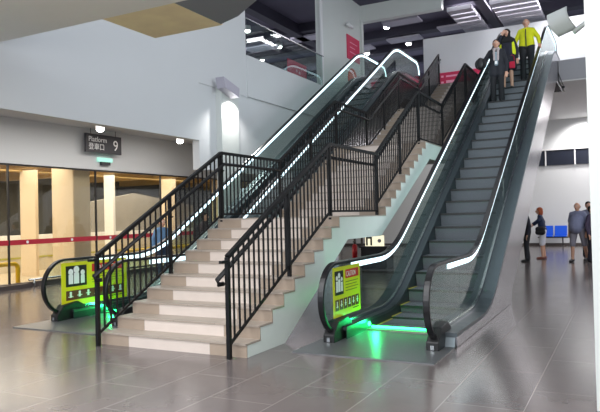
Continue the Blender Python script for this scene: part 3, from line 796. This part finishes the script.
def person(loc, rz, label, H=1.65, hands=None, elbows=None, feet=None, girth=1.0, jacket=None, jacket_len='hip', sleeves='long', legs=('trousers', (25, 25, 30)),
           shoes=(20, 20, 22), hair=(30, 24, 22), hairstyle='short', head_tilt=0.0, extra=None, lean=0.0, shirt=None, headyaw=0.0):
    """figure facing -Y in its own frame; joints for a 1.70 m body, scaled to H"""
    S = H/1.70
    o = empty('person', loc, label, 'person', rz)
    def V(x, y, z): return Vector((x*S, y*S, z*S))
    g = girth
    hp = [V(-.09*g, 0, .90), V(.09*g, 0, .90)]
    ft = feet or [(-.11, 0, 0), (.11, -.05, 0)]
    ank = [V(f[0], f[1]+.03, f[2]+.08) for f in ft]
    kn = [(hp[i]+ank[i])/2+V(0, -.03, .02) for i in range(2)]
    ln = lean
    ch = V(0, -ln*.5, 1.22); nk = V(0, -ln, 1.44); hd = V(0, -ln-.02-head_tilt*.05, 1.575)
    gs = 1+(g-1)*.35
    sh = [V(-.155*gs, -ln*.9, 1.365), V(.155*gs, -ln*.9, 1.365)]
    hands = hands or [(-.25, -.03, .83), (.25, -.03, .83)]
    hn = [V(*h) for h in hands]
    el = []
    for i in range(2):
        if elbows and elbows[i]: el.append(V(*elbows[i]))
        else:
            mid = (sh[i]+hn[i])/2; out = V((-1, 1)[i]*.05, .06, 0); el.append(mid+out)
    def torso(bm, e=0.0, z0=.92, z1=1.36):
        for s in (-1, 1):
            capsule(bm, V(s*.075*g, 0, z0), V(s*.06*g, -ln*.5, 1.12), (.105*g+e)*S, (.10*g+e)*S)
            capsule(bm, V(s*.06*g, -ln*.5, 1.12), V(s*.07*gs, -ln*.85, 1.27), (.10*g+e)*S, (.088+e)*S)
            capsule(bm, V(s*.03, -ln*.9, 1.385), sh[i_(s)], (.062+e)*S, (.052+e)*S); capsule(bm, V(s*.07, -ln*.85, 1.27), sh[i_(s)], (.08+e)*S, (.05+e)*S)
        if g > 1.15: capsule(bm, V(0, -.06*g-ln*.5, 1.02), V(0, -.05*g-ln*.5, 1.16), (.15*g+e)*S, (.13*g+e)*S)
        capsule(bm, V(0, -ln*.5, 1.2), V(0, -ln, 1.39), (.11+e)*S, (.065+e)*S)
    def i_(s): return 0 if s < 0 else 1
    def arm(bm, i, e=0.0, upto=1.0):
        capsule(bm, sh[i], el[i], (.052+e)*S, (.042+e)*S)
        wr = el[i]+(hn[i]-el[i])*(.98*upto); capsule(bm, el[i], wr, (.041+e)*S, (.028+e)*S)
    def leg(bm, i, e=0.0, end=1.0, flare=0):
        capsule(bm, hp[i], kn[i], (.088*min(g, 1.2)+e)*S, (.058+e)*S)
        if end > .5:
            q = kn[i]+(ank[i]-kn[i])*((end-.5)*2); capsule(bm, kn[i], q, (.057+e)*S, (.04+e+flare)*S)
    # body: one continuous surface
    bm = B(); torso(bm)
    capsule(bm, V(0, -ln*.95, 1.36), hd, .055*S, .05*S)
    ball_m = [(hd, (.078, .095, .105)), (hd+V(0, -.035, -.055), (.052, .06, .055))]
    for c, rad in ball_m:
        bmesh.ops.create_uvsphere(bm, u_segments=16, v_segments=12, radius=1, matrix=Matrix.Translation(c) @ Matrix.Diagonal((rad[0]*S, rad[1]*S, rad[2]*S, 1)))
    capsule(bm, hd+V(0, -.09, .01), hd+V(0, -.112, -.028), .012*S, .017*S)
    for s in (-1, 1): capsule(bm, hd+V(s*.08, 0, .02), hd+V(s*.08, .005, -.03), .016*S, .012*S)
    for i in range(2):
        arm(bm, i); leg(bm, i)
        capsule(bm, ank[i]+V(0, .02, -.04), ank[i]+V(0, -.15, -.05), .04*S, .03*S)
        # hand: palm, four fingers, thumb
        d = (hn[i]-el[i]).normalized(); side = d.cross(Vector((0, 1, 0)));
        if side.length < .2: side = d.cross(Vector((0, 0, 1)))
        side.normalize(); inner = side.cross(d).normalized()
        pe = hn[i]+d*.075*S
        for w_ in (-.022, 0, .022): capsule(bm, hn[i]+side*(w_*.7*S), pe+side*w_*S, .019*S, .017*S, 8)
        for j, (w_, L) in enumerate(((-.033, .06), (-.011, .075), (.011, .08), (.033, .07))):
            b0 = pe+side*w_*S; b1 = b0+d*(L*.55*S)+inner*.006*S; b2 = b1+d*(L*.4*S)+inner*.022*S
            capsule(bm, b0, b1, .0105*S, .010*S, 8); capsule(bm, b1, b2, .010*S, .009*S, 8)
        tb = hn[i]+d*.02*S+side*.03*S; capsule(bm, tb, tb+d*.04*S+side*.035*S, .013*S, .011*S, 8)
    fused('body', bm, SKIN, o, .0095, 2)
    # face
    for s in (-1, 1):
        bm = B(); bmesh.ops.create_uvsphere(bm, u_segments=10, v_segments=8, radius=.013*S, matrix=Matrix.Translation(hd+V(s*.032, -.083, .012)))
        e_ = obj('eye', bm, M_eyew, o, smooth=True)
        bm = B(); bmesh.ops.create_uvsphere(bm, u_segments=8, v_segments=6, radius=.007*S, matrix=Matrix.Translation(hd+V(s*.032, -.093, .012)))
        obj('pupil', bm, M_cblack, e_, smooth=True)
    bm = B(); capsule(bm, hd+V(-.02, -.094, -.058), hd+V(.02, -.094, -.058), .007*S, .007*S, 8); obj('mouth', bm, M_lip, o, smooth=True)
    # hair
    if hair:
        bm = B()
        def es(c, rx, ry, rz_): bmesh.ops.create_uvsphere(bm, u_segments=16, v_segments=12, radius=1, matrix=Matrix.Translation(c) @ Matrix.Diagonal((rx*S, ry*S, rz_*S, 1)))
        if hairstyle == 'short': es(hd+V(0, .02, .035), .086, .097, .088); es(hd+V(0, .05, -.01), .076, .065, .08)
        if hairstyle == 'bald': es(hd+V(0, .045, -.01), .083, .065, .06)
        if hairstyle == 'long':
            es(hd+V(0, .02, .035), .09, .1, .09); es(hd+V(0, .055, -.05), .088, .07, .13)
            for s in (-1, 1): capsule(bm, hd+V(s*.08, .01, .03), hd+V(s*.085, .02, -.12), .03*S, .025*S)
        if hairstyle == 'scarf':
            es(hd+V(0, .025, .03), .1, .105, .105); es(hd+V(0, .04, -.06), .1, .09, .12)
            for s in (-1, 1): capsule(bm, hd+V(s*.085, -.02, .03), hd+V(s*.06, -.06, -.12), .03*S, .04*S)
            capsule(bm, hd+V(-.1, -.04, -.17), hd+V(.1, -.04, -.17), .06*S, .06*S); capsule(bm, V(-.1, -.03, 1.36), V(.1, -.03, 1.36), .1*S, .1*S)
        fused('headscarf' if hairstyle == 'scarf' else 'hair', bm, cm(hair), o, .011, 3)
    # clothes
    if legs:
        kind, col = legs; bm = B()
        end = {'trousers': .97, 'shorts': .52, 'skirt': .5}[kind]
        for s in (-1, 1): capsule(bm, V(s*.08*g, 0, .93), V(s*.075*g, 0, .99), (.108*g+.012)*S, (.1*g+.012)*S)
        if kind == 'skirt':
            for t in range(5): capsule(bm, hp[0]+V(-.02, 0, -.07*t), hp[1]+V(.02, 0, -.07*t), (.12+.006*t)*S, (.12+.006*t)*S)
        else:
            for i in range(2): leg(bm, i, .016*S+.004, end, .02)
            if kind == 'shorts':
                for i in range(2): capsule(bm, kn[i]+V(0, 0, .05), kn[i], .085*S, .085*S)
        fused(kind, bm, cm(col), o, .013, 3)
    if shoes:
        for i in range(2):
            bm = B(); capsule(bm, ank[i]+V(0, .025, -.035), ank[i]+V(0, -.06, -.04), .045*S, .045*S); capsule(bm, ank[i]+V(0, -.06, -.045), ank[i]+V(0, -.17, -.05), .043*S, .032*S)
            fused('shoe', bm, cm(shoes, .5), o, .01, 2)
    if jacket:
        bm = B(); torso(bm, .016, .95 if jacket_len == 'hip' else .80)
        if jacket_len != 'hip':
            for s in (-1, 1): capsule(bm, V(s*.08*g, 0, .78), V(s*.08*g, 0, .95), (.13*g)*S, .12*g*S)
        for i in range(2): arm(bm, i, .014, .92 if sleeves == 'long' else -.0) if sleeves == 'long' else capsule(bm, sh[i], sh[i]+(el[i]-sh[i])*.75, .068*S, .07*S)
        fused('jacket' if sleeves == 'long' else 'shirt', bm, cm(jacket), o, .013, 3)
    if shirt:
        bm = B(); capsule(bm, V(0, -.10*g-ln*.5, 1.02), V(0, -.105*g-ln*.8, 1.30), .055*S, .045*S)
        fused('shirt_front', bm, cm(shirt), o, .011, 2)
    if extra: extra(o, V, S, hn, hd)
    return o

def rider_extra(o, V, S, hn, hd):
    bm = B()
    for s in (-1, 1): capsule(bm, V(s*.05, -.11, 1.40), V(s*.045, -.155, 1.12), .035*S, .03*S)
    capsule(bm, V(-.06, -.06, 1.42), V(.06, -.06, 1.42), .045*S, .045*S)
    m = mat('patterned_scarf', (170, 160, 160), .8, noise=.45, nscale=30); fused('scarf', bm, m, o, .011, 2)
    bm = B(); box(bm, -.03*S, .03*S, -.185*S, -.175*S, 1.0*S, 1.08*S); obj('badge', bm, M_signwhite, o)
def stepz(yv): return base(2.25+.4*round((yv-2.25)/.4))
ya = 2.25+.4*21
person((.84, ya, base(ya)), .1, 'person in open dark jacket, patterned scarf and badge, foremost rider holding the handrail', 1.62, hands=[(-.36, -.06, 1.07), (.24, -.06, .80)],
       elbows=[(-.34, .06, 1.12), None], jacket=(26, 28, 36), jacket_len='long', shirt=(130, 150, 160), hair=(36, 28, 28), legs=('trousers', (18, 19, 24)), extra=rider_extra)
o = empty('black_hat', (.50, 10.45, base(10.45)+1.0), 'black soft hat held against the left handrail by the foremost rider', 'hat')
bm = B(); ball(bm, (-.02, -.02, .12), .12, .75, .5, 1.25, 16); fb = obj('crown', bm, M_boot, o, smooth=True)
bm = B(); disc(bm, (-.02, .05, .12), .15, 'Y', .02, 20); obj('brim', bm, M_boot, o)
ya = 2.25+.4*23
def red_bag(o, V, S, hn, hd):
    pass
def vest(o, V, S, hn, hd):
    bm = B()
    for s in (-1, 1): capsule(bm, V(s*.15, .0, 1.0), V(s*.14, .0, 1.33), .085*S, .07*S)
    fused('safety_vest', bm, cm((200, 210, 20)), o, .012, 2)
person((.98, ya, base(ya)), 0, 'person in black headscarf and yellow vest raising a hand to the face, second rider', 1.6, hands=[(-.10, -.17, 1.50), (.26, 0, .84)],
       elbows=[(-.27, -.10, 1.24), None], jacket=(24, 26, 40), hair=(16, 16, 18), hairstyle='scarf', legs=('skirt', (20, 22, 34)), extra=vest)
o = empty('red_handbag', (1.11, 11.35, base(11.45)+.52), 'red handbag hanging between the first two riders', 'bag')
obj('bag_body', bx(-.07, .07, -.04, .04, 0, .18), cm((190, 26, 60)), o, bevel=.02)
bm = B(); tube(bm, [(-.06, 0, .2), (-.05, 0, .32), (.0, 0, .36), (.05, 0, .32), (.06, 0, .2)], .01, 6); obj('bag_handle', bm, cm((150, 20, 45)), o)
ya = 2.25+.4*24
def zip_(o, V, S, hn, hd):
    bm = B(); box(bm, -.012*S, .012*S, -.145*S, -.13*S, .88*S, 1.38*S); obj('zip_strip', bm, cm((40, 40, 46)), o)
person((1.42, ya, base(ya)), 0, 'person in bright yellow jacket and dark trousers, hindmost rider', 1.68, girth=1.08, jacket=(200, 204, 18), hair=(60, 50, 48), hairstyle='bald', legs=('trousers', (20, 21, 26)),
       hands=[(-.33, -.05, .86), (.33, -.12, .95)], extra=zip_)
# people on the ground floor, right
person((1.0, 13.9, 0), -1.3, 'person in dark clothes mostly hidden behind the right escalator', 1.62, jacket=(24, 26, 40), legs=('trousers', (22, 24, 30)), sleeves='long')
def shoulder_bag(o, V, S, hn, hd):
    bm = B(); capsule(bm, V(.24, .0, .98), V(.24, -.14, .98), .085*S, .085*S); capsule(bm, V(.24, 0, .88), V(.24, -.14, .88), .09*S, .09*S)
    b_ = fused('shoulder_bag', bm, cm((18, 18, 22)), o, .012, 2)
person((1.3, 15.2, 0), -1.5, 'person with red-brown hair, navy top, pale shorts and black shoulder bag', 1.62, jacket=(24, 38, 66), sleeves='long', hair=(150, 74, 40), hairstyle='long',
       legs=('shorts', (206, 206, 214)), shoes=(120, 70, 60), lean=.08, hands=[(-.2, -.3, 1.1), (.2, -.3, 1.15)], extra=shoulder_bag)
person((2.38, 14.1, 0), -.4, 'stout person in grey-blue short-sleeved shirt and grey shorts walking by the column', 1.73, girth=1.38, jacket=(126, 130, 156), sleeves='short', hair=(150, 140, 136), hairstyle='bald',
       legs=('shorts', (128, 124, 134)), shoes=(22, 22, 24), feet=[(-.14, -.12, 0), (.12, .22, .03)])
person((2.6, 15.4, 0), .2, 'dark-haired person standing just behind the stout person in grey-blue', 1.76, jacket=(110, 112, 130), hair=(20, 18, 18), legs=('trousers', (40, 40, 48)))
person((2.74, 14.0, 0), 1.2, 'person in dark purple clothes half hidden by the white column', 1.62, jacket=(66, 56, 78), hair=(30, 26, 26), legs=('trousers', (34, 32, 44)))
def backpack(o, V, S, hn, hd):
    bm = B(); capsule(bm, V(0, .2, 1.0), V(0, .2, 1.25), .12*S, .11*S); fused('backpack', bm, cm((52, 44, 48)), o, .014, 2)
person((-6.4, 6.3, 0), 1.2, 'person in blue top beyond the left escalator, seen through the railing', 1.56, jacket=(96, 130, 165), legs=('trousers', (48, 60, 84)), hair=(50, 34, 26))
person((-6.6, 8.3, 0), 1.9, 'person with a dark backpack beyond the left escalator, nearer the pillar', 1.7, jacket=(70, 56, 60), legs=('trousers', (40, 40, 50)), extra=backpack)
